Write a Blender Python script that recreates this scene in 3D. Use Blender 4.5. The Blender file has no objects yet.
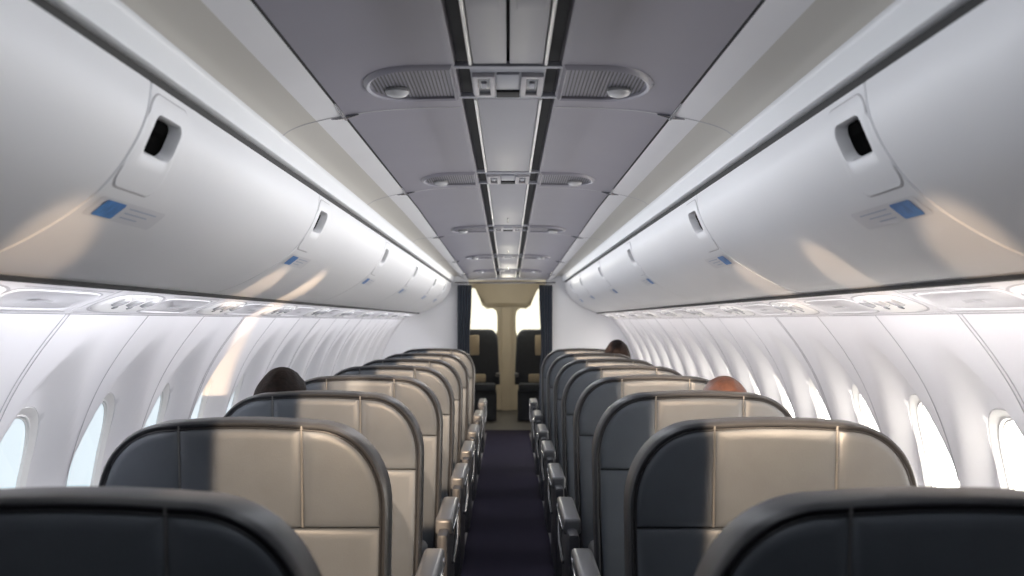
import bpy, bmesh, math, random
from mathutils import Vector, Matrix
random.seed(7)
C = bpy.context.scene.collection
E = 1.185                       # eye height above the floor; "h" below is height relative to the eye
PI = math.pi

# ------------------------------------------------------------------ materials
def mat(name, col, rough=0.5, metal=0.0, spec=0.5, noise=None, bump=None, emit=None, emit_s=0.0, coat=0.0, sheen=0.0):
    m = bpy.data.materials.new(name); m.use_nodes = True
    nt = m.node_tree; b = nt.nodes['Principled BSDF']
    b.inputs['Base Color'].default_value = (*col, 1)
    b.inputs['Roughness'].default_value = rough
    b.inputs['Metallic'].default_value = metal
    b.inputs['Specular IOR Level'].default_value = spec
    if coat: b.inputs['Coat Weight'].default_value = coat; b.inputs['Coat Roughness'].default_value = .25
    if sheen: b.inputs['Sheen Weight'].default_value = sheen
    tc = nt.nodes.new('ShaderNodeTexCoord')
    if noise:
        sc, amt = noise
        n = nt.nodes.new('ShaderNodeTexNoise'); n.inputs['Scale'].default_value = sc; n.inputs['Detail'].default_value = 4
        nt.links.new(tc.outputs['Object'], n.inputs['Vector'])
        r = nt.nodes.new('ShaderNodeMapRange')
        r.inputs['From Min'].default_value = .3; r.inputs['From Max'].default_value = .7
        r.inputs['To Min'].default_value = 1 - amt; r.inputs['To Max'].default_value = 1 + amt
        nt.links.new(n.outputs['Fac'], r.inputs['Value'])
        mx = nt.nodes.new('ShaderNodeVectorMath'); mx.operation = 'SCALE'
        mx.inputs[0].default_value = col
        nt.links.new(r.outputs['Result'], mx.inputs['Scale'])
        nt.links.new(mx.outputs['Vector'], b.inputs['Base Color'])
    if bump:
        sc, st = bump
        n = nt.nodes.new('ShaderNodeTexNoise'); n.inputs['Scale'].default_value = sc; n.inputs['Detail'].default_value = 3
        nt.links.new(tc.outputs['Object'], n.inputs['Vector'])
        bp = nt.nodes.new('ShaderNodeBump'); bp.inputs['Strength'].default_value = st; bp.inputs['Distance'].default_value = .002
        nt.links.new(n.outputs['Fac'], bp.inputs['Height']); nt.links.new(bp.outputs['Normal'], b.inputs['Normal'])
    if emit:
        b.inputs['Emission Color'].default_value = (*emit, 1); b.inputs['Emission Strength'].default_value = emit_s
    return m

M = {
 'wall':    mat('sidewall_plastic', (.80,.79,.81), .45, noise=(3,.015)),
 'seam':    mat('panel_seam_grey', (.50,.49,.51), .6),
 'bin':     mat('bin_plastic', (.80,.80,.82), .45, noise=(2,.01)),
 'bin_dark':mat('bin_pocket_black', (.002,.002,.002), .9, spec=.02),
 'bin_edge':mat('bin_seam', (.30,.30,.31), .5),
 'decal':   mat('blue_decal', (.07,.22,.52), .4, noise=(60,.2)),
 'decal_pl':mat('decal_plate', (.70,.70,.73), .35),
 'print':   mat('grey_print', (.45,.50,.60), .5),
 'ceil':    mat('ceiling_panel_grey', (.195,.188,.222), .42, noise=(4,.02)),
 'ceil_s':  mat('ceiling_side_panel', (.68,.675,.69), .42, noise=(4,.02)),
 'cove':    mat('cove_beige', (.50,.48,.44), .6),
 'valance': mat('valance_white', (.74,.75,.77), .45),
 'slot':    mat('slot_black', (.012,.012,.013), .7),
 'tan':     mat('tan_rail', (.38,.31,.22), .5),
 'centre':  mat('centre_panel_grey', (.28,.28,.31), .42, noise=(5,.02)),
 'edge_w':  mat('bright_edge_strip', (.85,.84,.82), .3),
 'chrome':  mat('chrome', (.55,.55,.57), .22, metal=1),
 'unit':    mat('sign_unit_plastic', (.28,.29,.33), .4),
 'unit_d':  mat('sign_window_dark', (.05,.055,.065), .2),
 'grille':  mat('grille_metal', (.055,.055,.058), .5),
 'vframe':  mat('vent_frame', (.42,.41,.43), .4),
 'lens':    mat('lamp_lens', (.38,.38,.39), .25),
 'leather': mat('grey_leather', (.115,.131,.152), .42, noise=(14,.05), bump=(420,.22)),
 'rim':     mat('leather_edge', (.032,.034,.039), .38, bump=(420,.2)),
 'piping':  mat('pale_piping', (.20,.20,.20), .45),
 'shell':   mat('seat_shell_dark', (.045,.048,.058), .45),
 'arm':     mat('armrest_grey', (.14,.145,.155), .32, coat=.2),
 'carpet':  mat('carpet_purple', (.021,.0185,.036), .95, noise=(260,.35), bump=(500,.9), spec=.1),
 'galley':  mat('galley_floor', (.075,.075,.08), .6, noise=(30,.15)),
 'track':   mat('seat_track', (.22,.22,.25), .4, metal=.4),
 'bulk':    mat('bulkhead_white', (.92,.92,.94), .5, noise=(3,.015)),
 'curtain': mat('curtain_navy', (.030,.040,.060), .85, noise=(40,.15), sheen=.2),
 'beige':   mat('galley_beige', (.56,.51,.43), .5, noise=(5,.03)),
 'frame_w': mat('window_frame_white', (.84,.83,.82), .35),
 'pane_l':  mat('daylight_pane_cool', (.25,.27,.28), .3, emit=(.80,.93,1.0), emit_s=.78),
 'pane_r':  mat('daylight_pane_warm', (.3,.28,.26), .3, emit=(1.0,.95,.86), emit_s=12.0),
 'pane_b':  mat('daylight_pane_galley', (1,1,.9), .2, emit=(1.0,.97,.80), emit_s=1.05),
 'pane_line': mat('pane_shade_line', (.70,.72,.74), .4),
 'navy':    mat('navy_fabric', (.035,.042,.058), .7, noise=(30,.1)),
 'pad':     mat('beige_pad', (.42,.36,.27), .6),
 'hair_d':  mat('dark_brown_hair', (.014,.008,.006), .6, spec=.15, noise=(90,.5), bump=(150,.8)),
 'hair_r':  mat('auburn_hair', (.055,.024,.016), .4, noise=(90,.4), bump=(150,.8)),
 'hair_b':  mat('black_brown_hair', (.012,.007,.006), .6, spec=.15, noise=(90,.5), bump=(150,.8)),
 'skin':    mat('skin', (.55,.33,.24), .5),
 'shirt':   mat('shirt_blue', (.10,.14,.22), .8),
 'shirt2':  mat('shirt_grey', (.22,.21,.21), .8),
 'trouser': mat('trousers_dark', (.03,.03,.035), .8),
 'eye':     mat('eye_white', (.8,.8,.8), .2),
}

# ------------------------------------------------------------------ mesh helpers
class MB:
    def __init__(s): s.v = []; s.f = []; s.mi = []; s.sm = []
    def add(s, vs, fs, m=0):
        o = len(s.v); s.v += [tuple(v) for v in vs]
        for f in fs: s.f.append(tuple(i+o for i in f)); s.mi.append(m)
    def loft(s, rings, m=0, closed=True, cap0=False, cap1=False):
        n = len(rings[0]); vs = [p for r in rings for p in r]; fs = []
        for a in range(len(rings)-1):
            for i in range(n if closed else n-1):
                j = (i+1) % n
                fs.append((a*n+i, a*n+j, (a+1)*n+j, (a+1)*n+i))
        if cap0: fs.append(tuple(reversed(range(n))))
        if cap1: fs.append(tuple((len(rings)-1)*n+i for i in range(n)))
        s.add(vs, fs, m)
    def box(s, c, d, m=0, bev=0.0, seg=2):
        bm = bmesh.new(); bmesh.ops.create_cube(bm, size=1)
        for v in bm.verts: v.co = Vector((v.co.x*d[0]+c[0], v.co.y*d[1]+c[1], v.co.z*d[2]+c[2]))
        if bev: bmesh.ops.bevel(bm, geom=bm.edges[:], offset=min(bev, .49*min(d)), segments=seg, affect='EDGES', profile=.6)
        bm.verts.index_update()
        s.add([v.co for v in bm.verts], [[v.index for v in f.verts] for f in bm.faces], m); bm.free()
    def tube(s, pts, r, m=0, n=8, caps=True):
        pts = [Vector(p) for p in pts]; rings = []
        for i, p in enumerate(pts):
            t = (pts[min(i+1, len(pts)-1)] - pts[max(i-1, 0)]).normalized()
            up = Vector((0,0,1)) if abs(t.z) < .9 else Vector((1,0,0))
            a = t.cross(up).normalized(); b = t.cross(a)
            rr = r[i] if isinstance(r, (list, tuple)) else r
            rings.append([p + a*rr*math.cos(2*PI*k/n) + b*rr*math.sin(2*PI*k/n) for k in range(n)])
        s.loft(rings, m, True, caps, caps)
    def lathe(s, prof, origin, axis=(0,0,1), n=20, m=0):
        ax = Vector(axis).normalized(); up = Vector((0,0,1)) if abs(ax.z) < .9 else Vector((1,0,0))
        a = ax.cross(up).normalized(); b = ax.cross(a); o = Vector(origin)
        s.loft([[o + ax*z + a*r*math.cos(2*PI*k/n) + b*r*math.sin(2*PI*k/n) for k in range(n)] for r, z in prof], m, True, True, True)
    def build(s, name, mats, parent=None, smooth=35, loc=(0,0,0)):
        me = bpy.data.meshes.new(name); me.from_pydata(s.v, [], s.f)
        if not isinstance(mats, (list, tuple)): mats = [mats]
        for m in mats: me.materials.append(m)
        me.polygons.foreach_set('material_index', s.mi)
        bm = bmesh.new(); bm.from_mesh(me); bmesh.ops.recalc_face_normals(bm, faces=bm.faces[:]); bm.to_mesh(me); bm.free()
        if smooth:
            me.polygons.foreach_set('use_smooth', [True]*len(me.polygons))
            me.set_sharp_from_angle(angle=math.radians(smooth))
        me.update()
        o = bpy.data.objects.new(name, me); C.objects.link(o); o.location = loc
        if parent: o.parent = parent
        return o

def tag(o, label, cat, group=None):
    o['label'] = label; o['category'] = cat
    if group: o['group'] = group
    return o
def thing(name, label, cat, loc=(0,0,0), group=None):
    o = bpy.data.objects.new(name, None); C.objects.link(o); o.location = loc; o.empty_display_size = .1
    return tag(o, label, cat, group)
def struct(o): o['kind'] = 'structure'; return o
def dup(root, loc, label):
    r = root.copy(); C.objects.link(r); r.location = loc; r['label'] = label
    for ch in root.children:
        c = ch.copy(); C.objects.link(c); c.parent = r
        for g in ch.children:
            d = g.copy(); C.objects.link(d); d.parent = c
    return r
ORD = ['first','second','third','fourth','fifth','sixth','seventh','eighth','ninth','tenth','eleventh','twelfth','thirteenth','fourteenth','fifteenth','sixteenth','seventeenth','eighteenth','nineteenth','twentieth']
SIDES = ((-1,'left'),(1,'right'))

def smooth_curve(pts, n):
    """Catmull-Rom through 2-D points, n samples per span."""
    out = []
    P = [pts[0]] + list(pts) + [pts[-1]]
    for i in range(1, len(P)-2):
        p0, p1, p2, p3 = P[i-1], P[i], P[i+1], P[i+2]
        for k in range(n):
            t = k/n
            out.append(tuple(.5*((2*p1[j]) + (p2[j]-p0[j])*t + (2*p0[j]-5*p1[j]+4*p2[j]-p3[j])*t*t + (3*p1[j]-p0[j]-3*p2[j]+p3[j])*t**3) for j in range(2)))
    out.append(tuple(pts[-1]))
    return out
def sstep(a, b, x):
    t = max(0., min(1., (x-a)/(b-a))); return t*t*(3-2*t)
def clip(poly, nx, nz, d):
    """keep the part of a 2-D polygon where nx*x+nz*z <= d"""
    out = []
    for i in range(len(poly)):
        a, b = poly[i], poly[(i+1) % len(poly)]
        da, db = nx*a[0]+nz*a[1]-d, nx*b[0]+nz*b[1]-d
        if da <= 0: out.append(a)
        if (da < 0 < db) or (db < 0 < da):
            t = da/(da-db); out.append((a[0]+(b[0]-a[0])*t, a[1]+(b[1]-a[1])*t))
    res = []
    for p in out:
        if not res or math.hypot(p[0]-res[-1][0], p[1]-res[-1][1]) > 1e-5: res.append(p)
    return res
def inset(poly, d):
    """offset a convex, clockwise or anticlockwise polygon inward by d"""
    n = len(poly); area = sum(poly[i][0]*poly[(i+1)%n][1]-poly[(i+1)%n][0]*poly[i][1] for i in range(n))
    sg = 1 if area > 0 else -1; out = []
    for i in range(n):
        p, a, b = poly[i], poly[i-1], poly[(i+1)%n]
        e1 = Vector((p[0]-a[0], p[1]-a[1])).normalized(); e2 = Vector((b[0]-p[0], b[1]-p[1])).normalized()
        n1 = Vector((-e1.y, e1.x))*sg; n2 = Vector((-e2.y, e2.x))*sg
        bis = (n1+n2).normalized(); k = d/max(.35, bis.dot(n1))
        out.append((p[0]+bis.x*k, p[1]+bis.y*k))
    return out

def shrink(poly, d):
    xs = [p[0] for p in poly]; zs = [p[1] for p in poly]
    cx, cz = (min(xs)+max(xs))/2, (min(zs)+max(zs))/2; hx, hz = (max(xs)-min(xs))/2, (max(zs)-min(zs))/2
    return [(cx+(x-cx)*(hx-d)/hx, cz+(z-cz)*(hz-d)/hz) for x, z in poly]

Y0, Y1 = -1.4, 11.5              # cabin from behind the camera to the bulkhead

# ------------------------------------------------------------------ sidewalls and windows
WP = .61; HC = -.485; WA, WB = .178, .245
prof = smooth_curve([(1.103,.022),(1.190,-.09),(1.258,-.20),(1.310,-.32),(1.352,-.46),(1.375,-.62),(1.372,-.80),(1.33,-1.0),(1.26,-1.185)], 12)
def XP(h):
    for i in range(len(prof)-1):
        (xa, ha), (xb, hb) = prof[i], prof[i+1]
        if ha >= h >= hb: return xa+(xb-xa)*(ha-h)/(ha-hb+1e-9)
    return prof[0][0] if h > 0 else prof[-1][0]
DEPTH = .068
def recess(dy, h):
    up = h - HC
    b = .43 if up > 0 else .38
    a = .30*(1-.42*max(0, up)/.43) if up > 0 else .30
    e = math.sqrt((dy/a)**2 + (up/b)**2)
    return DEPTH*(1-sstep(.64, 1.04, e))
NA = 96
def wcurve(k, s=1.0):
    t = 2*PI*k/NA; c, q = math.cos(t), math.sin(t); ex = 2/2.5
    return (WA*s*math.copysign(abs(c)**ex, c), WB*s*math.copysign(abs(q)**ex, q))
TT = [0,.05,.11,.18,.26,.35,.45,.56,.68,.82,1]
hp = WP/2; up_, dn_ = .022-HC, -1.185-HC
outer = []
for k in range(NA):
    y, h = wcurve(k)
    s_ = min([hp/abs(y) if abs(y) > 1e-6 else 1e9, (up_/h if h > 1e-6 else (dn_/h if h < -1e-6 else 1e9))])
    outer.append((y*s_, h*s_))
for cy in (-hp, hp):
    for ch in (up_, dn_):
        k = min(range(NA), key=lambda i: (outer[i][0]-cy)**2+(outer[i][1]-ch)**2); outer[k] = (cy, ch)
CEN = {s_: [c0+WP*i for i in range(-7, 14)] for s_, c0 in ((-1, 3.03), (1, 2.96))}
for sx, side in SIDES:
    mb = MB(); centres = CEN[sx]; WALL0, WALL1 = centres[0]-hp, centres[-1]+hp
    for yc in centres:
        rings = [[(sx*(XP(HC+wcurve(k)[1])+DEPTH+.035), yc+wcurve(k)[0], E+HC+wcurve(k)[1]) for k in range(NA)]]
        for t in TT:
            ring = []
            for k in range(NA):
                a = wcurve(k); b = outer[k]
                y = a[0]+(b[0]-a[0])*t; h = HC+a[1]+(b[1]-a[1])*t
                ring.append((sx*(XP(h)+recess(y, h)), yc+y, E+h))
            rings.append(ring)
        mb.loft(rings, 0)
    for i, yc in enumerate(centres[1:]):
        y = yc-hp; w = .0028 if i % 2 else .0018
        for off in ((-.012, .012) if i % 3 == 0 else (0,)):
            mb.loft([[(sx*(x-.0015), y+off-w, E+h), (sx*(x-.0035), y+off, E+h), (sx*(x-.0015), y+off+w, E+h)] for x, h in prof], 1, closed=False)
    # filler back to the rear end
    mb.loft([[(sx*x, y, E+h) for x, h in prof] for y in (Y0-.3, WALL0)], 0, closed=False)
    if WALL1 < Y1: mb.loft([[(sx*x, y, E+h) for x, h in prof] for y in (WALL1, Y1)], 0, closed=False)
    struct(mb.build('wall_'+side, [M['wall'], M['seam']], smooth=50))

wn = 0
wproto = {}
for sx, side in SIDES:
    for yc in CEN[sx]:
        wn += 1
        if side not in wproto:
            X = lambda h: XP(h)+DEPTH
            def wr(s, dx): return [(sx*(X(HC+wcurve(k, s)[1])+dx*(.55 if sx < 0 else .85)), wcurve(k, s)[0], E+HC+wcurve(k, s)[1]) for k in range(NA)]
            fm = MB(); fm.loft([wr(1.0, .02), wr(.998, .003), wr(.990, -.001), wr(.975, .001), wr(.93, .016), wr(.905, .024), wr(.900, .019), wr(.885, .019), wr(.880, .030), wr(.862, .030), wr(.858, .044)], 0)
            fo = fm.build('window_%d' % wn, M['frame_w'], loc=(0, yc, 0)); struct(fo)
            pm = MB(); r_ = wr(.875, .038); pm.add(r_, [tuple(range(NA))])
            po = pm.build('pane', M['pane_l' if sx < 0 else 'pane_r'], fo, smooth=0)
            shm = MB(); shm.add(r_, [tuple(range(NA))]); added_shade_mesh = shm.build('shade', M['frame_w'], smooth=0); added_shade_data = added_shade_mesh.data; bpy.data.objects.remove(added_shade_mesh)  # closed shade for unseen windows, added to keep the nearest row dark
            first_pane = po.data; po.data = added_shade_data
            wproto[side] = fo
        else:
            src = wproto[side]
            fo = src.copy(); fo.name = 'window_%d' % wn; C.objects.link(fo); fo.location = (0, yc, 0)
            for ch in src.children:
                c = ch.copy(); C.objects.link(c); c.parent = fo
                if yc > 1.9: c.data = first_pane

# ------------------------------------------------------------------ floor
f = MB(); f.box((0, (Y0+Y1)/2, -.03), (2.7, Y1-Y0+.6, .06)); struct(f.build('floor', M['carpet']))
f = MB(); f.box((0, 13.1, -.031), (2.7, 3.2, .06)); struct(f.build('floor_galley', M['galley']))
for i, sx in enumerate((-1, 1)):
    f = MB(); f.box((sx*.232, 5.6, .004), (.012, 11.6, .012), bev=.003); f.box((sx*.70, 5.6, .004), (.012, 11.6, .012), bev=.003)
    struct(f.build('trim_%d' % (i+1), M['track']))

# ------------------------------------------------------------------ ceiling
side_prof = [(.113,.575),(.113,.541),(.117,.5385)] + smooth_curve([(.117,.5385),(.22,.5365),(.32,.530),(.409,.5175)], 6)[1:]
groove = [(.409,.5175),(.4105,.5235),(.4135,.5235),(.415,.5162)]
outer_prof = smooth_curve([(.415,.5162),(.452,.510),(.482,.503)], 5)
cove_prof = smooth_curve([(.482,.503),(.515,.494),(.545,.482),(.566,.468)], 5)
val_prof = [(.566,.468),(.571,.464),(.5735,.458),(.5775,.424),(.580,.4175),(.586,.415),(.64,.425),(.66,.47)]
def drop(y, x=0):               # the ceiling comes down a little towards the bulkhead
    return .085*max(0, y-5)/6.5*(1-sstep(.42, .566, abs(x)))
mb = MB()
YC1 = Y1
for sx in (-1, 1):
    for pr, mi in ((side_prof,0),(groove,3),(outer_prof,1),(cove_prof,2)):
        mb.loft([[(sx*x, y, E+h-drop(y, x)) for x, h in pr] for y in (Y0, 5, YC1)], mi, closed=False)
mb.loft([[(x, y, E+.574-drop(y)) for x in (-.13, .13)] for y in (Y0, 5, YC1)], 3, closed=False)
SY = [2.46, 4.10, 6.15, 8.30, 10.10]           # sign unit positions along the cabin
SEAMS = [s+.27 for s in SY]
for y in SEAMS + [.9]:
    for sx in (-1, 1):
        path = [p for p in side_prof[2:]] + outer_prof + cove_prof[1:]
        mb.loft([[(sx*x, y-.003, E+h-.0006-drop(y, x)), (sx*x, y, E+h-.0022-drop(y, x)), (sx*x, y+.003, E+h-.0006-drop(y, x))] for x, h in path], 4, closed=False)
ceiling = struct(mb.build('ceiling', [M['ceil'], M['ceil_s'], M['cove'], M['slot'], M['vframe']], smooth=40))
for i, y in enumerate(SEAMS):
    for sx in (-1, 1):
        b = MB(); dz = drop(y)
        b.tube([(sx*.412, y-.16, E+.5155-drop(y-.16)), (sx*.412, y, E+.513-dz), (sx*.412, y+.03, E+.513-dz)], [.002,.0055,.004], n=8)
        b.tube([(sx*.375, y-.004, E+.5195-dz), (sx*.412, y, E+.513-dz), (sx*.445, y+.004, E+.508-dz)], [.0015,.0055,.0015], n=8)
        b.build('seam_clip', M['chrome'], ceiling)
for sx, n_ in ((-1, 3), (1, 4)):
    mb = MB(); mb.loft([[(sx*x, y, E+h) for x, h in val_prof] for y in (Y0, Y1)], 0, closed=False)
    struct(mb.build('trim_%d' % n_, M['valance'], smooth=40))
    mb = MB(); mb.add([(sx*.60,Y0,E+.42),(sx*.60,Y1,E+.42),(sx*.66,Y1,E+.30),(sx*.66,Y0,E+.30)], [(0,1,2,3)])
    struct(mb.build('trim_%d' % (n_+2), M['slot'], smooth=0))

# centre strip: grey panels between the sign units
edges_y = [Y0+.4]
for s in SY: edges_y += [s-.17, s+.17]
edges_y += [Y1-.02]
np_ = 0
for i in range(0, len(edges_y), 2):
    a, b = edges_y[i]+.012, edges_y[i+1]-.012
    lab = ['double panel with centre seam, overhead nearest the camera'] + ['flat grey centre ceiling panel between %s and %s sign units' % (ORD[k], ORD[k+1]) for k in range(4)] + ['short grey centre ceiling panel beyond the last sign unit at bulkhead']
    t = thing('ceiling_panel', ('grey ceiling ' if np_ == 0 else '')+lab[np_], 'ceiling panel', (0, (a+b)/2, E+.54-(drop(a)+drop(b))/2), 'grey panels down the middle of the ceiling')
    t.rotation_euler.x = -math.atan((drop(b)-drop(a))/(b-a))
    L = b-a
    m = MB()
    if np_ == 0:
        for sx in (-1, 1):
            m.box((sx*.0385, 0, .006), (.071, L, .012), bev=.003)
            m.box((sx*.040, 0, -.0015), (.034, L*.62, .004), bev=.0018); m.box((sx*.040, L*.36, -.0015), (.05, .10, .005), bev=.002)
    else:
        m.box((0, 0, .006), (.150, L, .012), bev=.003)
    m.build('panel', M['centre'], t)
    for sx in (-1, 1):
        e = MB(); e.box((sx*.0795, 0, .005), (.007, L, .018), bev=.002); e.build('edge_strip', M['edge_w'], t)
    if np_ in (2, 3, 4):
        e = MB(); e.tube([(0, L*.28, -.001), (0, L*.40, -.001)], .0035, n=6); e.build('latch', M['unit_d'], t)
    np_ += 1
# sign units
def make_sign(loc, label):
    t = thing('passenger_sign_unit', label, 'sign unit', loc, 'sign units along the ceiling centre')
    b = MB(); b.box((0,0,.008), (.166,.30,.014), bev=.004)
    for y in (-.155, .155): b.box((0,y,.004), (.235,.022,.012), bev=.003)
    b.build('housing', M['unit'], t)
    for sx in (-1, 1):
        w = MB(); x = sx*.054
        for (cx, cy, dx, dy) in ((x-.019,.01,.012,.20),(x+.019,.01,.012,.20),(x,-.085,.050,.02),(x,.105,.050,.02)):
            w.box((cx,cy,-.003), (dx,dy,.012), bev=.003)
        fr = w.build('sign_frame', M['vframe'], t)
        d = MB(); d.box((x,.01,-.001), (.03,.17,.006), bev=.001); d.build('sign_window', M['unit_d'], fr)
        e = MB(); e.box((x,.0,-.006), (.012,.05,.004), bev=.001); e.build('symbol', M['unit'], fr)
    s = MB(); s.box((0,.11,-.001), (.054,.06,.008), bev=.002); s.build('slot', M['slot'], t)
    s = MB(); s.box((0,-.03,-.001), (.05,.14,.008), bev=.003); s.build('cover', M['unit'], t)
    return t
sg = None
for i, y in enumerate(SY):
    lab = 'grey passenger sign unit in ceiling centre, %s from the camera' % ORD[i]
    sg = make_sign((0, y, E+.54), lab) if i == 0 else dup(sg, (0, y, E+.54-drop(y)), lab)
# D-shaped air vents beside each sign unit
def make_vent(sx, loc, label):
    t = thing('air_vent', label, 'air vent', loc, 'air vents in the ceiling')
    def D(s, z, r=0):
        pts = []
        x0, x1, hy = .125, .315, .155
        for k in range(29):
            u = -PI/2 + PI*k/28
            cx = x1-.115+.115*math.copysign(abs(math.cos(u))**.85, math.cos(u)); cy = hy*math.sin(u)
            pts.append((cx, cy))
        pts += [(x0, hy), (x0, -hy)]
        mx, my = .22, 0
        out = []
        for px, py in pts:
            gx = mx+(px-mx)*s if px > .2 else px+(1-s)*.06
            gy = my+(py-my)*s
            hh = .5387-.0215*((gx-.117)/.292)**2 - .54
            out.append((sx*gx, gy, hh-z))
        return out
    m = MB(); m.loft([D(1.12,-.001), D(1.08,.005), D(1.02,.009), D(.96,.006), D(.95,-.004)], 0); m.build('frame', M['ceil'], t)
    b = MB(); b.add(D(.96,-.0035), [tuple(range(31))]); b.build('backing', M['slot'], t, smooth=0)
    g = MB()
    for k in range(22):
        x = .128+k*.0083
        dd = max(0, (x-.20)/.115); hy = .148*(math.sqrt(max(0, 1-min(1, dd)**2.2)))
        if hy < .02: continue
        z = -.0215*((x-.117)/.292)**2 - .0015
        g.box((sx*x, 0, z), (.0022, 2*hy, .003))
    g.build('grille', M['grille'], t, smooth=0)
    l = MB(); l.lathe([(.005,.0),(.026,-.002),(.028,-.010),(.022,-.018),(.010,-.022),(.002,-.023)], (sx*.255, .045, -.004)); n_ = l.build('nozzle', M['lens'], t)
    return t
for sx, side in SIDES:
    v = None
    for i, y in enumerate(SY):
        lab = 'black slatted D-shaped ceiling air vent %s of the %s sign unit' % (side, ORD[i])
        v = make_vent(sx, (0, y-.01, E+.54), lab) if i == 0 else dup(v, (0, y-.01, E+.54-drop(y)), lab)

# ------------------------------------------------------------------ overhead bins
binp = smooth_curve([(.597,.400),(.606,.345),(.632,.288),(.675,.230),(.730,.184),(.795,.144),(.865,.110),(.938,.0855)], 8)
blen = [0]
for i in range(1, len(binp)): blen.append(blen[-1]+math.hypot(binp[i][0]-binp[i-1][0], binp[i][1]-binp[i-1][1]))
def BS(s):
    s = max(0, min(blen[-1]-1e-6, s))
    for i in range(len(blen)-1):
        if blen[i] <= s <= blen[i+1]:
            t = (s-blen[i])/(blen[i+1]-blen[i]); a, b = binp[i], binp[i+1]
            tx, th = b[0]-a[0], b[1]-a[1]; l = math.hypot(tx, th)
            return (a[0]+tx*t, a[1]+th*t, th/l, -tx/l)           # point and the normal that faces the aisle
def BP(sx, y, s, off=0):
    x, h, nx, nh = BS(s); return (sx*(x+nx*off), y, E+h+nh*off)
P0, P1, PH = .042, .118, (.040, .190)           # latch pocket: s range, y range from the joint
def s_at_ratio(q):
    return min((i for i in range(len(binp))), key=lambda i: abs(binp[i][1]/binp[i][0]-q))
JO = [.10, 1.82, 3.44, 5.30, 7.08, 8.98, 10.35, 11.46]
def rounded(y0, y1, s0, s1, r, n=5):
    pts = []
    for cy, cs, a0 in ((y1-r, s1-r, 0), (y0+r, s1-r, PI/2), (y0+r, s0+r, PI), (y1-r, s0+r, 3*PI/2)):
        for k in range(n+1):
            a = a0+PI/2*k/n; pts.append((cy+r*math.cos(a), cs+r*math.sin(a)))
    return pts
def make_bin(sx, y0, y1, label, pocket=True):
    t = thing('overhead_bin', label, 'overhead bin', (0, y0, 0), 'overhead bins')
    L = y1-y0; m = MB()
    ys = sorted(set([0, .004, PH[0], PH[1]] + [L*k/10 for k in range(3, 10)] + [L-.008, L-.004]))
    ys = [y for y in ys if y <= L-.004]
    ss = sorted(set([P0, P1] + [s for s in blen if min(abs(s-P0), abs(s-P1)) > .004] ))
    grid = []
    for y in ys:
        off = -.005 if y in (0, ys[-1]) else 0
        grid.append([BP(sx, y, s, off) for s in ss])
    vs = [p for r in grid for p in r]; n = len(ss); fs = []
    for a in range(len(ys)-1):
        for i in range(n-1):
            if pocket and PH[0]-1e-6 <= ys[a] and ys[a+1] <= PH[1]+1e-6 and P0-1e-6 <= ss[i] and ss[i+1] <= P1+1e-6: continue
            fs.append((a*n+i, a*n+i+1, (a+1)*n+i+1, (a+1)*n+i))
    m.add(vs, fs, 0)
    # closed box behind the door: ends, top, back and floor
    for y in (0, ys[-1]):
        ring = [BP(sx, y, s, -.005) for s in blen] + [(sx*.95, y, E+.12), (sx*1.06, y, E+.39)]
        m.add(ring, [tuple(range(len(ring)))], 1)
    b = [(sx*.60,0,E+.395),(sx*1.06,0,E+.39),(sx*.942,0,E+.09)]
    m.loft([[(x, y, z) for x, _, z in b] for y in (0, ys[-1])], 1, closed=False)
    m.build('door', [M['bin'], M['bin_edge']], t, smooth=30)
    # latch: raised surround, pocket
    o1 = rounded(PH[0]-.034, PH[1]+.030, .012, .190, .035); o2 = rounded(PH[0]+.004, PH[1]-.004, P0+.003, P1-.003, .022)
    def ring(o, off, k=1.0): return [BP(sx, y, s, off) for y, s in o]
    q = MB()
    def mixr(a, b, u): return [(p[0]+(r[0]-p[0])*u, p[1]+(r[1]-p[1])*u) for p, r in zip(a, b)]
    q.loft([ring(o1,-.001), ring(mixr(o1,o2,.04),.0022), ring(mixr(o1,o2,.3),.0028), ring(mixr(o1,o2,.65),.0028), ring(mixr(o1,o2,.93),.0022), ring(o2,-.003), ring(mixr(o2, o1, -.0), -.022)], 0)
    lp = q.build('latch_surround', M['bin'], t, smooth=45)
    ln = MB(); ln.loft([ring(rounded(PH[0]-.036, PH[1]+.032, .010, .192, .036), .0004), ring(rounded(PH[0]-.0335, PH[1]+.0295, .0125, .1895, .034), .0012)], 0); ln.build('seam_line', M['seam'], lp)
    pk = MB(); bk = ring(rounded(PH[0]-.002, PH[1]+.002, P0-.002, P1+.002, .02), -.0215); pk.add(bk, [tuple(range(len(bk)))])
    pk.build('pocket', M['bin_dark'], lp, smooth=0)
    hd = MB(); hd.loft([[BP(sx, y, s, o) for s, o in ((.048,-.021),(.054,-.012),(.072,-.012),(.080,-.021))] for y in (PH[0]+.012, PH[0]+.10)], 0, True, True, True)
    hd.build('handle', M['bin_dark'], lp)
    # sticker plate and blue sticker
    d = MB(); pl = rounded(.03, .37, .212, .262, .010)
    d.add([BP(sx, y, s, .0012) for y, s in pl], [tuple(range(len(pl)))])
    dp = d.build('placard', M['decal_pl'], t, smooth=0)
    d = MB(); bl = rounded(.06, .155, .217, .257, .006)
    d.add([BP(sx, y, s, .0022) for y, s in bl], [tuple(range(len(bl)))]); d.build('blue_sticker', M['decal'], dp, smooth=0)
    d = MB()
    for k in range(3):
        s = .222+k*.012
        d.add([BP(sx, y, s_, .002) for y, s_ in ((.18,s),(.33-.03*k,s),(.33-.03*k,s+.003),(.18,s+.003))], [(0,1,2,3)])
    d.build('printed_lines', M['print'], dp, smooth=0)
    return t
for sx, side in SIDES:
    for i in range(len(JO)-1):
        make_bin(sx, JO[i], JO[i+1], 'closed white overhead bin on the %s, %s from the camera' % (side, ORD[i]))
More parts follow.
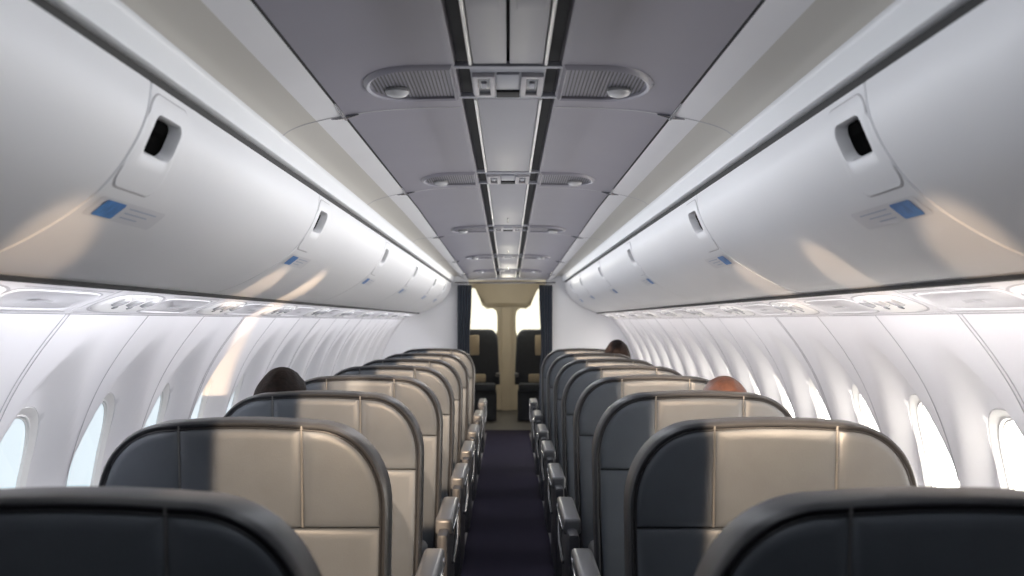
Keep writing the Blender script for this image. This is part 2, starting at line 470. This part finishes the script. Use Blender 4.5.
# ------------------------------------------------------------------ service panels under the bins
def SP(sx, u, v, off=0):        # u along the cabin, v across 0..1 from bin edge to sidewall
    a, b = (.950,.0800), (1.103,.0205); l = math.hypot(b[0]-a[0], b[1]-a[1])
    nx, nh = (b[1]-a[1])/l, -(b[0]-a[0])/l
    return (sx*(a[0]+(b[0]-a[0])*v + nx*off), u, E+a[1]+(b[1]-a[1])*v+nh*off)
def make_psu(sx, y0, label, L=.965):
    t = thing('service_panel', label, 'service panel', (0, y0, 0), 'service panels under the overhead bins')
    m = MB(); m.loft([[SP(sx, y, v, o) for v, o in ((0,-.006),(0,0),(.02,.003),(.98,.003),(1,0),(1,-.006))] for y in (.003, L-.003)], 0, True, True, True)
    m.build('panel', M['wall'], t)
    def oval(cu, cv, ru, rv, o, n=28, e=.7):
        return [SP(sx, cu+ru*math.copysign(abs(math.cos(2*PI*k/n))**e, math.cos(2*PI*k/n)), cv+rv*math.copysign(abs(math.sin(2*PI*k/n))**e, math.sin(2*PI*k/n)), o) for k in range(n)]
    p = MB(); p.loft([oval(.24,.5,.20,.36,.003), oval(.24,.5,.19,.33,.007), oval(.24,.5,.17,.27,.0075)], 0, True, False, True)
    sp = p.build('gasper_plate', M['frame_w'], t)
    for u in (.13, .24, .35):
        g = MB(); g.loft([oval(u,.38,.026,.17,.007,16,1), oval(u,.38,.022,.14,.014,16,1), oval(u,.38,.010,.07,.015,16,1)], 0, True, False, True)
        g.build('gasper', M['lens'], sp)
    for u in (.185, .295):
        g = MB(); g.loft([oval(u,.62,.014,.06,.007,12,1), oval(u,.62,.011,.05,.0095,12,1)], 0, True, False, True); g.build('button', M['unit_d'], sp)
    p = MB(); p.loft([oval(.68,.52,.24,.34,.003,32,.35), oval(.68,.52,.236,.33,.0055,32,.35), oval(.68,.52,.228,.31,.0055,32,.35), oval(.68,.52,.222,.29,.003,32,.35)], 0, True, False, True)
    p.build('mask_door', M['wall'], t)
    l = MB(); l.loft([[SP(sx, u, v, .0035) for v in (.10,.125)] for u in (.45,.94)], 0, False); l.loft([[SP(sx, u, v, .0035) for v in (.90,.92)] for u in (.02,.94)], 0, False)
    l.loft([[SP(sx, u, v, .0105) for v in (.42,.50)] for u in (.60,.70)], 0, False)
    l.loft([oval(.24,.5,.215,.40,.0034), oval(.24,.5,.203,.37,.0034)], 0); l.loft([oval(.68,.52,.250,.37,.0034,32,.35), oval(.68,.52,.240,.345,.0034,32,.35)], 0)
    l.build('groove', M['seam'], t, smooth=0)
    return t
for sx, side in SIDES:
    p = None
    for i in range(10):
        y0 = 1.72+.97*i
        lab = 'white service panel with air nozzles under the %s bins, %s from the camera' % (side, ORD[i])
        p = make_psu(sx, y0, lab) if p is None else dup(p, (0, y0, 0), lab)
    s = MB(); s.loft([[(sx*x, y, E+h) for x, h in ((.936,.090),(.936,.0775),(.951,.0755),(.951,.092))] for y in (Y0, Y1)], 0, True, True, True)
    struct(s.build('trim_%d' % (7 if sx < 0 else 8), M['slot']))
    s = MB(); s.loft([[(sx*x, y, E+h) for x, h in ((1.094,.030),(1.098,.0185),(1.106,.0165),(1.116,.03))] for y in (Y0, Y1)], 0, True, True, True)
    struct(s.build('trim_%d' % (9 if sx < 0 else 10), M['seam']))
    s = MB(); s.add([SP(sx, y, v, -.008) for y, v in ((Y0,-.05),(Y1,-.05),(Y1,1.1),(Y0,1.1))], [(0,1,2,3)])
    struct(s.build('trim_%d' % (11 if sx < 0 else 12), M['wall'], smooth=0))

# ------------------------------------------------------------------ seats
ROWS = [1.27, 2.26, 3.16, 4.10, 5.02, 5.95, 7.0, 8.2]
HT = E-.207                    # top of the seat backs
HW = .3075; SX = .559
def seat_outline(zb, zt):
    pts = [(-HW*.95, zb), (-HW*.985, zb+(zt-zb)*.45)]
    rx, ry, n = .165, .185, 16
    for k in range(n+1):
        a = PI-PI/2*k/n; ex = 2/2.15
        pts.append((-HW+rx+rx*math.copysign(abs(math.cos(a))**ex, math.cos(a)) , zt-.006-ry+ry*abs(math.sin(a))**ex))
    for k in range(1, 6):
        x = (-HW+rx)*(1-k/6*1.0)
        pts.append((x, zt-.006+.006*(1-(x/(HW-rx))**2)))
    pts.append((0, zt))
    return pts + [(-x, z) for x, z in reversed(pts[:-1])]
def rec(z): return (HT-z)*.07
def make_seat(sx, loc, label, group):
    t = thing('aircraft_seat', label, 'seat', loc, group)
    out = seat_outline(.30, HT)
    def R(ins, y, o=out): return [(x, y+rec(z), z) for x, z in inset(o, ins)]
    m = MB(); m.loft([R(.05,.150), R(.03,.140), R(.008,.118), R(0,.09), R(0,.018), R(.002,.006), R(.006,.0), R(.0105,.0), R(.0135,.003), R(.016,.013)], 0, True, True, True)
    m.build('backrest', M['rim'], t, smooth=50)
    core = inset(out, .0158)
    zs = HT-.228
    def panel(poly, name, parts, g=.0016, depth=.015):
        poly = shrink(poly, g); b = MB()
        def r(ins, y): return [(x, y+rec(z), z) for x, z in (shrink(poly, ins) if ins else poly)]
        b.loft([r(0,.014), r(0,.004), r(.0016,.0005), r(.0045,-.002), r(.011,-.0048), r(.022,-.0065)], 0, True, False, True)
        return b.build(name, M['leather'], t, smooth=60)
    xs = .128
    up = clip(core, 0, -1, -zs)
    panel(clip(up, 1, 0, -xs), 'side_panel', t); panel(clip(clip(up, 1, 0, xs), -1, 0, xs), 'centre_panel', t); panel(clip(up, -1, 0, -xs), 'side_panel', t)
    panel(clip(core, 0, 1, zs), 'lower_panel', t)
    for s_ in (-1, 1):
        pp = MB(); pp.tube([(s_*xs, rec(z)+.0012, z) for z in (HT-.012, HT-.028, HT-.06, HT-.12, zs+.002)], .0022, n=6); pp.build('seam_piping', M['piping'], t)
    # a second piping line just inside the rim
    pts = inset(out, .0160)
    pp2 = MB(); ring = [(x, .0015+rec(z), z) for x, z in pts if z > .34]
    pp2.tube(ring, .0020, n=6)
    pp2.build('edge_piping', M['rim'], t)
    # front side of the back and headrest
    fr = MB(); oi = inset(out, .055); oi = clip(oi, 0, 1, HT-.20)
    fr.loft([[(x, y+rec(z), z) for x, z in (inset(oi, i) if i else oi)] for i, y in ((0,.140),(.004,.165),(.02,.178),(.05,.183))], 0, True, False, True)
    fr.build('back_cushion', M['leather'], t, smooth=50)
    hr = MB(); oh = clip(inset(out, .05), 0, -1, -(HT-.19))
    hr.loft([[(x, y+rec(z), z) for x, z in (inset(oh, i) if i else oh)] for i, y in ((0,.140),(.004,.170),(.02,.185),(.045,.190))], 0, True, False, True)
    hr.build('headrest', M['leather'], t, smooth=50)
    c = MB(); c.box((0,.46,.345), (.55,.56,.13), bev=.045, seg=4); c.build('seat_cushion', M['leather'], t, smooth=50)
    b = MB(); b.box((0,.44,.255), (.52,.46,.05), bev=.01); b.tube([(-.27,.30,.23),(.27,.30,.23)], .025); b.tube([(-.27,.60,.23),(.27,.60,.23)], .025)
    b.build('seat_frame', M['shell'], t)
    for s_ in (-1, 1):
        l = MB(); x = s_*.22
        l.tube([(x,.30,.23),(x,.16,.02)], .02); l.tube([(x,.60,.23),(x,.66,.02)], .02); l.box((x,.41,.018), (.035,.60,.022), bev=.006); l.tube([(x,.20,.08),(x,.60,.20)], .012)
        l.build('leg', M['shell'], t)
    # armrests, the aisle one with chrome hardware
    for s_, x in ((-sx, -sx*.352), (sx, sx*.325)):
        zt = E-.64 if s_ == -sx else E-.66
        a = MB()
        a.box((x,.575,zt-.026), (.058,.46,.052), bev=.013, seg=3)
        am = a.build('armrest', M['arm'], t, smooth=50)
        k = MB(); k.box((x-sx*(.030 if s_==-sx else -.030),.55,zt-.036), (.004,.40,.010), bev=.002)
        k.lathe([(.003,0),(.013,0),(.013,.008),(.004,.010)], (x-(.024*sx if s_==-sx else -.024*sx),.74,zt-.028), (-sx if s_==-sx else sx,0,0), 12)
        k.tube([(x-sx*.024,.70,zt-.05),(x-sx*.028,.60,zt-.12),(x-sx*.022,.48,zt-.17)], .006, n=6)
        k.build('trim_strip', M['chrome'], am)
        s = MB(); s.box((x,.46,.335), (.036,.44,.36), bev=.014, seg=2); s.build('armrest_support', M['shell'], t)
    return t
RL = ['dark shaded seat nearest the camera %s of the aisle, cropped by the frame', 'seat %s of the aisle in second row, beyond the nearest dark seat',
      'seat %s of the aisle in third row, hair showing above it', 'seat %s of the aisle in fourth row from the camera', 'seat %s of the aisle in fifth row from the camera',
      'seat %s of the aisle in sixth row from the camera', 'seat %s of the aisle in seventh row from the camera', 'farthest seat %s of the aisle in eighth row, before the white bulkhead']
for sx, side in SIDES:
    s = None
    for i, y in enumerate(ROWS):
        lab = 'grey leather ' + RL[i] % side
        if i == 6 and sx > 0: lab = 'grey leather seat right of the aisle, seventh row, dark hair above its top'
        s = make_seat(sx, (sx*(SX if i else .530), y, 0), lab, 'passenger seats in rows') if s is None else dup(s, (sx*(SX if i else .530), y, 0), lab)

# ------------------------------------------------------------------ passengers
def make_person(loc, lean, top, hairm, shirt, label):
    """seated, facing forward, top of the head at height `top`; lean = sideways shift of the head"""
    t = thing('person', label, 'person', loc)
    hc = Vector((lean, .30, top-.105))
    J = {}; Ed = []; Rr = {}
    def j(n, p, r): J[n] = Vector(p); Rr[n] = r
    j('pelvis', (0,.40,.475), (.125,.10)); j('belly', (lean*.2,.345,.57), (.115,.095)); j('chest', (lean*.55,.30,.69), (.125,.095)); j('collar', (lean*.8,.29,.775), (.075,.06)); j('neck', (lean*.95,.295,.82), (.046,.046)); j('skull', (lean,.30,hc.z-.03), (.05,.05))
    Ed += [('pelvis','belly'),('belly','chest'),('chest','collar'),('collar','neck'),('neck','skull')]
    for s in (-1, 1):
        n = 'l' if s < 0 else 'r'
        j('sh'+n, (lean*.7+s*.135,.30,.745), (.055,.05)); j('el'+n, (lean*.4+s*.195,.40,.555), (.038,.036)); j('wr'+n, (s*.10,.60,.515), (.025,.022)); j('pa'+n, (s*.075,.66,.505), (.032,.017))
        Ed += [('collar','sh'+n),('sh'+n,'el'+n),('el'+n,'wr'+n),('wr'+n,'pa'+n)]
        for q, (dx, l) in enumerate(((-.027,.062),(-.010,.074),(.008,.070),(.024,.055))):
            a = 'f%d%s' % (q, n); j(a+'0', (s*(.075)+dx,.695,.502), (.010,.009)); j(a+'1', (s*.075+dx*1.15,.695+l*.6,.495), (.0085,.008)); j(a+'2', (s*.075+dx*1.15,.695+l,.480), (.007,.007))
            Ed += [('pa'+n,a+'0'),(a+'0',a+'1'),(a+'1',a+'2')]
        j('th'+n+'0', (s*.075-s*.036,.655,.50), (.011,.010)); j('th'+n+'1', (s*.075-s*.058,.69,.495), (.009,.008)); Ed += [('pa'+n,'th'+n+'0'),('th'+n+'0','th'+n+'1')]
        j('hip'+n, (s*.085,.45,.475), (.09,.078)); j('kn'+n, (s*.11,.80,.475), (.058,.055)); j('an'+n, (s*.11,.80,.10), (.038,.038)); j('to'+n, (s*.12,.94,.045), (.035,.024))
        Ed += [('pelvis','hip'+n),('hip'+n,'kn'+n),('kn'+n,'an'+n),('an'+n,'to'+n)]
    names = list(J); me = bpy.data.meshes.new('body'); me.from_pydata([J[n] for n in names], [(names.index(a), names.index(b)) for a, b in Ed], [])
    tmp = bpy.data.objects.new('body', me); C.objects.link(tmp)
    sk = tmp.modifiers.new('s', 'SKIN'); sk.use_smooth_shade = True
    for i, n in enumerate(names):
        v = me.skin_vertices[0].data[i]; v.radius = Rr[n]; v.use_root = (n == 'pelvis')
    sub = tmp.modifiers.new('d', 'SUBSURF'); sub.levels = 2; sub.render_levels = 2
    dg = bpy.context.evaluated_depsgraph_get(); bm = bmesh.new(); bm.from_mesh(bpy.data.meshes.new_from_object(tmp.evaluated_get(dg)))
    bpy.data.objects.remove(tmp)
    mb = MB(); bm.verts.index_update()
    for f_ in bm.faces:
        c = f_.calc_center_median()
        mi = 0
        if c.z > .80: mi = 0
        elif c.y > .585 and .485 < c.z < .545 and abs(c.x) < .17 and c.z > .478: mi = 0
        elif c.y > .44 and c.z < .56 and not (c.z > .52 and c.y < .6): mi = 2
        elif c.z < .50: mi = 2
        else: mi = 1
        mb.mi.append(mi); mb.f.append(tuple(v.index for v in f_.verts))
    mb.v = [tuple(v.co) for v in bm.verts]; bm.free()
    # head with nose, brow, mouth, chin and ears, same mesh
    def head_pt(u, w, s=1.0):
        x = .072*math.cos(w)*math.sin(u); y = .092*math.cos(w)*math.cos(u); z = .112*math.sin(w)
        if w < 0: k = 1-.28*(-math.sin(w)); x *= k; y *= (1-.12*(-math.sin(w)))
        g = lambda du, w0, su, sw: math.exp(-((math.atan2(math.sin(u-du), math.cos(u-du)))/su)**2-((w-w0)/sw)**2)
        bump = .020*g(0,-.12,.16,.20) - .007*g(.38,.05,.2,.14) - .007*g(-.38,.05,.2,.14) + .004*g(0,-.52,.3,.08) - .003*g(0,-.60,.3,.04) + .004*g(0,-.68,.28,.07) + .006*g(0,-.98,.4,.2)
        y += bump*(1 if abs(u) < PI/2 else 0); y -= .012*(1 if math.cos(u) < 0 else 0)*abs(math.cos(u))*math.cos(w)
        return Vector((x*s, y*s, z*s))
    nu, nw = 48, 30
    rings = [[hc+head_pt(2*PI*i/nu, -PI/2+.08+(PI-.16)*k/nw) for i in range(nu)] for k in range(nw+1)]
    mb.loft(rings, 0, True, True, True)
    for s in (-1, 1):
        mb.lathe([(.004,-.008),(.016,-.006),(.026,.002),(.024,.008),(.012,.004),(.004,.004)], hc+Vector((s*.072,-.008,-.01)), (s,-.25,0), 14, 0)
    mb.build('body', [M['skin'], shirt, M['trouser']], t, smooth=60)
    for s in (-1, 1):
        e = MB(); e.lathe([(.001,-.010),(.007,-.007),(.010,0),(.007,.007),(.001,.010)], hc+Vector((s*.030,.078,.006)), (0,1,0), 12); e.build('eye', M['eye'], t)
    h = MB(); rr = []
    for k in range(17):
        row = []
        for i in range(nu):
            u = 2*PI*i/nu; back = (1-math.cos(u))/2
            w0 = .62-1.25*sstep(.22, .75, back)       # hairline: high at the face, low at the nape
            w = w0+(PI/2-.02-w0)*k/16
            p = head_pt(u, w, 1.0); n = p.normalized(); th = .004+.014*sstep(0, .25, k/16)
            th += (.003*math.sin(u*9+k*.8)+.0018*math.sin(u*24+k*.3))*(1-k/18)
            row.append(hc+p+n*th)
        rr.append(row)
    h.loft(rr, 0, True, False, True); h.build('hair', hairm, t, smooth=70)
    return t
make_person((-SX, ROWS[2], 0), -.162, E-.172, M['hair_d'], M['shirt'], 'dark-haired person sitting in third row left of the aisle, only hair visible')
make_person((SX, ROWS[2], 0), .130, E-.200, M['hair_r'], M['shirt2'], 'auburn-haired person sitting in third row right of the aisle, leaning to window')
make_person((SX, ROWS[6], 0), .175, E-.150, M['hair_b'], M['shirt'], 'dark-haired person far ahead right of the aisle, near the bulkhead')

# ------------------------------------------------------------------ bulkhead, curtains and the galley beyond
DX0, DX1, DH = -.42, .40, .40; DTOP = .435
b = MB()
for x0, x1 in ((-1.45, DX0), (DX1, 1.45)): b.box(((x0+x1)/2, Y1+.03, E/2+.30), (x1-x0, .05, E+.60))
b.box(((DX0+DX1)/2, Y1+.03, E+DTOP+.09), (DX1-DX0, .05, .18))
struct(b.build('wall_bulkhead', M['bulk']))
b = MB(); b.box((0, Y0-.35, E-.1), (3.0, .05, 2.6)); struct(b.build('wall_rear', M['curtain']))  # unseen end wall, put in dark to keep light off the nearest seats
def make_curtain(x0, x1, label):
    n = 60; rows = []
    for k in range(13):
        z = .03+(E+DH-.02-.03)*k/12; pinch = 1-.16*math.exp(-((z-.95)/.30)**2)
        r = []
        for i in range(n+1):
            u = i/n; w = (x1-x0)*pinch
            xa = x0 if abs(x0) > abs(x1) else x1
            x = xa + (w*u if xa == x0 else -w*u)
            r.append((x, Y1-.055-.020*math.sin(u*PI*9)-.006*math.sin(u*23+z*3), z))
        rows.append(r)
    m = MB(); m.loft(rows, 0, closed=False)
    o = m.build('curtain', M['curtain'], smooth=80)
    mo = o.modifiers.new('thick', 'SOLIDIFY'); mo.thickness = .004
    return tag(o, label, 'curtain', 'galley curtains')
make_curtain(-.530, -.385, 'dark navy curtain drawn back at the left edge of the galley doorway')
make_curtain(.330, .465, 'dark navy curtain drawn back at the right edge of the galley doorway')
r = MB(); r.tube([(-.56, Y1-.05, E+DH+.004), (.50, Y1-.05, E+DH+.004)], .008)
tag(r.build('curtain_rail', M['chrome']), 'thin metal curtain rail across the top of the galley doorway', 'rail')
YG = 14.4
g = MB()
for sx in (-1, 1): g.box((sx*.80-.01, (Y1+YG)/2+.03, E/2+.22), (.04, YG-Y1, E+.46))
struct(g.build('wall_galley', M['beige']))
g = MB(); g.loft([[(x, y, E+.52-.10*(x/.8)**2) for x in (-.8,-.5,-.25,0,.25,.5,.8)] for y in (Y1+.05, YG)], 0, closed=False)
struct(g.build('ceiling_galley', M['beige']))
pxm = 1085/YG
def gp(px, py): return ((px-508)/pxm, E+(321-py)/pxm)
# two door leaves with big rounded windows either side of the centre post
dl = struct(MB().build('door_1', M['beige'])) if False else None
doors = MB(); doors.box((0, YG+.08, E/2+.29), (1.7, .04, E+.58))
door = struct(doors.build('door_1', M['beige']))
wl = [(470,287),(476,288),(480,297),(483,305),(488,308.5),(494,308),(497.5,311),(498.5,316),(498.5,330),(497,337),(493,342),(486,344),(470,344)]
for s in (-1, 1):
    poly = [gp(507+s*(px-507) if s > 0 else 507+(507-px), py) for px, py in wl] if s < 0 else [gp(px-1, py) for px, py in wl]
    cx = sum(p[0] for p in poly)/len(poly); cz = sum(p[1] for p in poly)/len(poly)
    fr = MB()
    def rg(sc, y): return [(cx+(x-cx)*sc, y, cz+(z-cz)*sc) for x, z in poly]
    fr.loft([rg(1.10, YG+.058), rg(1.07, YG+.030), rg(1.0, YG+.026), rg(.97, YG+.050)], 0)
    fo = fr.build('window_frame', M['beige'], door, smooth=60)
    pn = MB(); pn.add(rg(1.0, YG+.048), [tuple(range(len(poly)))]); pn.build('pane', M['pane_b'], fo, smooth=0)
pst = MB(); pst.box((-.02, YG+.03, E/2+.05), (.13, .06, E+.25), bev=.02); pst.box((-.02, YG-.005, E/2+.05), (.010, .014, E+.25))
pst.build('centre_post', M['beige'], door)
hh = MB(); hh.loft([[(x, y, z) for x, y, z in ((-.48,YG+.03,E+.50),(-.40,YG+.0,E+.40),(-.30,YG-.02,E+.24),(.27,YG-.02,E+.24),(.38,YG,E+.40),(.46,YG+.03,E+.50))], [(-.48,YG+.05,E+.50),(-.40,YG+.05,E+.40),(-.27,YG+.05,E+.19),(.24,YG+.05,E+.19),(.38,YG+.05,E+.40),(.46,YG+.05,E+.50)]], 0, False)
hh.loft([[(-.52,YG+.0,E+.56),(-.30,YG-.02,E+.24),(.27,YG-.02,E+.24),(.50,YG,E+.56)],[(-.52,YG-.02,E+.55),(-.30,YG-.04,E+.50),(.27,YG-.04,E+.50),(.50,YG-.02,E+.55)]], 0, False)
hh.build('header_panel', M['beige'], door)
def make_jump(sx, x, label):
    t = thing('attendant_seat', label, 'seat', (x, 13.0, 0), 'crew seats in the galley')
    o = []
    W, zb, zt = .225, .42, E-.10
    for k in range(13):
        a = PI-PI/2*k/12; o.append((-W+.10+.10*math.cos(a), zt-.14+.14*math.sin(a)))
    o = [(-W*1.1, zb)] + o; o = o + [(-p, z) for p, z in reversed(o)]
    m = MB(); m.loft([[(p, y, z) for p, z in (inset(o, i) if i else o)] for i, y in ((.02,.12),(0,.10),(0,.03),(.012,.01),(.03,.004))], 0, True, True, True); m.build('backrest', M['navy'], t)
    p = MB(); p.box((sx*.06, -.004, zt-.19), (.12,.03,.24), bev=.014); p.build('head_pad', M['pad'], t)
    p = MB(); p.box((0, .0, .50), (.16,.06,.10), bev=.02); p.build('belt_pad', M['pad'], t)
    c = MB(); c.box((0,-.10,.40), (.40,.34,.09), bev=.03); c.build('seat_cushion', M['navy'], t)
    bs = MB(); bs.box((0,-.02,.18), (.42,.30,.36), bev=.02); bs.build('base', M['navy'], t)
    for s in (-1, 1):
        a = MB(); a.box((s*.225,-.06,.545), (.05,.34,.045), bev=.015); a.build('armrest', M['arm'], t)
    return t
make_jump(-1, -.345, 'dark crew seat with beige pad in galley behind the left curtain')
make_jump(1, .325, 'dark crew seat with beige pad in galley behind the right curtain')

# ------------------------------------------------------------------ camera
cam = bpy.data.cameras.new('camera'); co = bpy.data.objects.new('camera', cam); C.objects.link(co)
co.location = (0, 0, E); co.rotation_euler = (PI/2, 0, 0)
cam.sensor_width = 36; cam.lens = 1085/1024*36
cam.shift_x = 4/1024; cam.shift_y = 33/1024
cam.clip_start = .02; cam.clip_end = 100
cam.dof.use_dof = True; cam.dof.focus_distance = 3.3; cam.dof.aperture_fstop = 4.5
bpy.context.scene.camera = co

# ------------------------------------------------------------------ light
w = bpy.data.worlds.new('sky'); bpy.context.scene.world = w; w.use_nodes = True
w.node_tree.nodes['Background'].inputs[0].default_value = (.75,.85,1,1); w.node_tree.nodes['Background'].inputs[1].default_value = .15
def lamp(kind, name, loc, target, power, col, **kw):
    l = bpy.data.lights.new(name, kind); l.energy = power; l.color = col
    for k, v in kw.items(): setattr(l, k, v)
    o = bpy.data.objects.new(name, l); C.objects.link(o); o.location = loc
    o.rotation_euler = (Vector(target)-Vector(loc)).to_track_quat('-Z', 'Y').to_euler()
    return o
WARM = (1.0,.73,.49)
def beam(name, loc, target, power, hx, hy, soft=.12):
    # an added spot imitating sun, its emission masked: the beam is a rectangle of half angles hx, hy
    o = lamp('SPOT', name, loc, target, power, WARM, spot_size=2.4*math.atan(math.hypot(hx, hy)), spot_blend=0, shadow_soft_size=.012)
    l = o.data; l.use_nodes = True; nt = l.node_tree; em = nt.nodes['Emission']
    tc = nt.nodes.new('ShaderNodeTexCoord'); sp = nt.nodes.new('ShaderNodeSeparateXYZ'); nt.links.new(tc.outputs['Normal'], sp.inputs[0])
    res = []
    for ax, h in (('X', hx), ('Y', hy)):
        d = nt.nodes.new('ShaderNodeMath'); d.operation = 'DIVIDE'; nt.links.new(sp.outputs[ax], d.inputs[0]); nt.links.new(sp.outputs['Z'], d.inputs[1])
        a = nt.nodes.new('ShaderNodeMath'); a.operation = 'ABSOLUTE'; nt.links.new(d.outputs[0], a.inputs[0])
        m = nt.nodes.new('ShaderNodeMapRange'); m.interpolation_type = 'SMOOTHSTEP'
        m.inputs['From Min'].default_value = h*(1+soft/2); m.inputs['From Max'].default_value = h*(1-soft/2)
        nt.links.new(a.outputs[0], m.inputs['Value']); res.append(m)
    k = nt.nodes.new('ShaderNodeMath'); k.operation = 'MULTIPLY'
    nt.links.new(res[0].outputs[0], k.inputs[0]); nt.links.new(res[1].outputs[0], k.inputs[1]); nt.links.new(k.outputs[0], em.inputs['Strength'])
    return o
for i, y in enumerate(ROWS[1:]):
    beam('sun_patch_light', (-.20, y-2.0, E+.42), (-.405, y, E-.44), 335, .095, .13)  # spots added inside the cabin to imitate sun on the seat backs
    beam('sun_patch_light', (.42, y-2.0, E+.38), (.67, y, E-.42), 335, .115, .13)
def strip(name, x, y0, y1, h, ang, wdt, power, col):
    l = bpy.data.lights.new(name, 'AREA'); l.shape = 'RECTANGLE'; l.size = wdt; l.size_y = y1-y0; l.energy = power; l.color = col
    o = bpy.data.objects.new(name, l); C.objects.link(o); o.location = (x, (y0+y1)/2, E+h); o.rotation_euler = (0, ang, 0)
for a, b in ((2.2,4.4),(4.4,6.6),(6.6,8.8),(8.8,11.2)):
    for sx in (-1, 1):
        strip('ceiling_downlight', sx*.12, a, b, .34, -sx*1.15, .12, 3.3, (.90,.94,1))       # added fill with no fixture, down and out to the bins
    strip('ceiling_wash', 0, a, b, .05, PI, .6, 2.5, (.94,.95,1))  # added upward fill in mid-air to brighten the ceiling
for a, b in ((1.75,3.2),(3.2,5.5),(5.5,8.2),(8.2,11.2)):
    for sx in (-1, 1):
        strip('sidewall_wash', sx*.87, a, b, .0, -sx*.85, .05, 4.7, (.92,.93,1) if sx < 0 else (1,.945,.93))        # added fill with no fixture, under the bins, out to the sidewall
for sx in (-1, 1): strip('ceiling_downlight', sx*.14, .45, 2.1, .34, -sx*1.25, .10, 2.2, (.90,.94,1))  # same added fill for the nearest bins
beam('wall_sun_streak', (.62, 2.6, E+.04), (-1.24, 4.86, E-.17), 520, .028, .12, 1.2)  # spot added in the cabin to imitate a streak of sun
for (x, y, tx, ty, th, pw, sz) in ((1.05,-.2,-.84,1.95,.12,260,5),(1.05,1.6,-.88,3.75,.105,420,4.5),(1.05,2.2,-.88,4.45,.105,420,4.5),(-1.05,-.2,.85,1.95,.12,280,5),(-1.05,.9,.86,2.75,.115,220,5),(-1.05,1.6,.87,3.6,.11,220,5)):
    lamp('SPOT', 'low_sun_patch', (x, y, E-.15), (tx, ty, E+th), pw, WARM, spot_size=math.radians(sz), spot_blend=.6, shadow_soft_size=.02)  # added spots imitating low sun on the bin undersides
lamp('POINT', 'galley_light', (0, 13.0, E+.30), (0,0,0), 15, (1,.95,.8), shadow_soft_size=.1)  # added fill to brighten the beige galley, no fixture

sc = bpy.context.scene
sc.view_settings.view_transform = 'Standard'; sc.view_settings.look = 'None'
sc.view_settings.exposure = 0; sc.view_settings.gamma = 1
sc.cycles.use_denoising = True
sc.cycles.max_bounces = 10; sc.cycles.diffuse_bounces = 6; sc.cycles.sample_clamp_indirect = 4
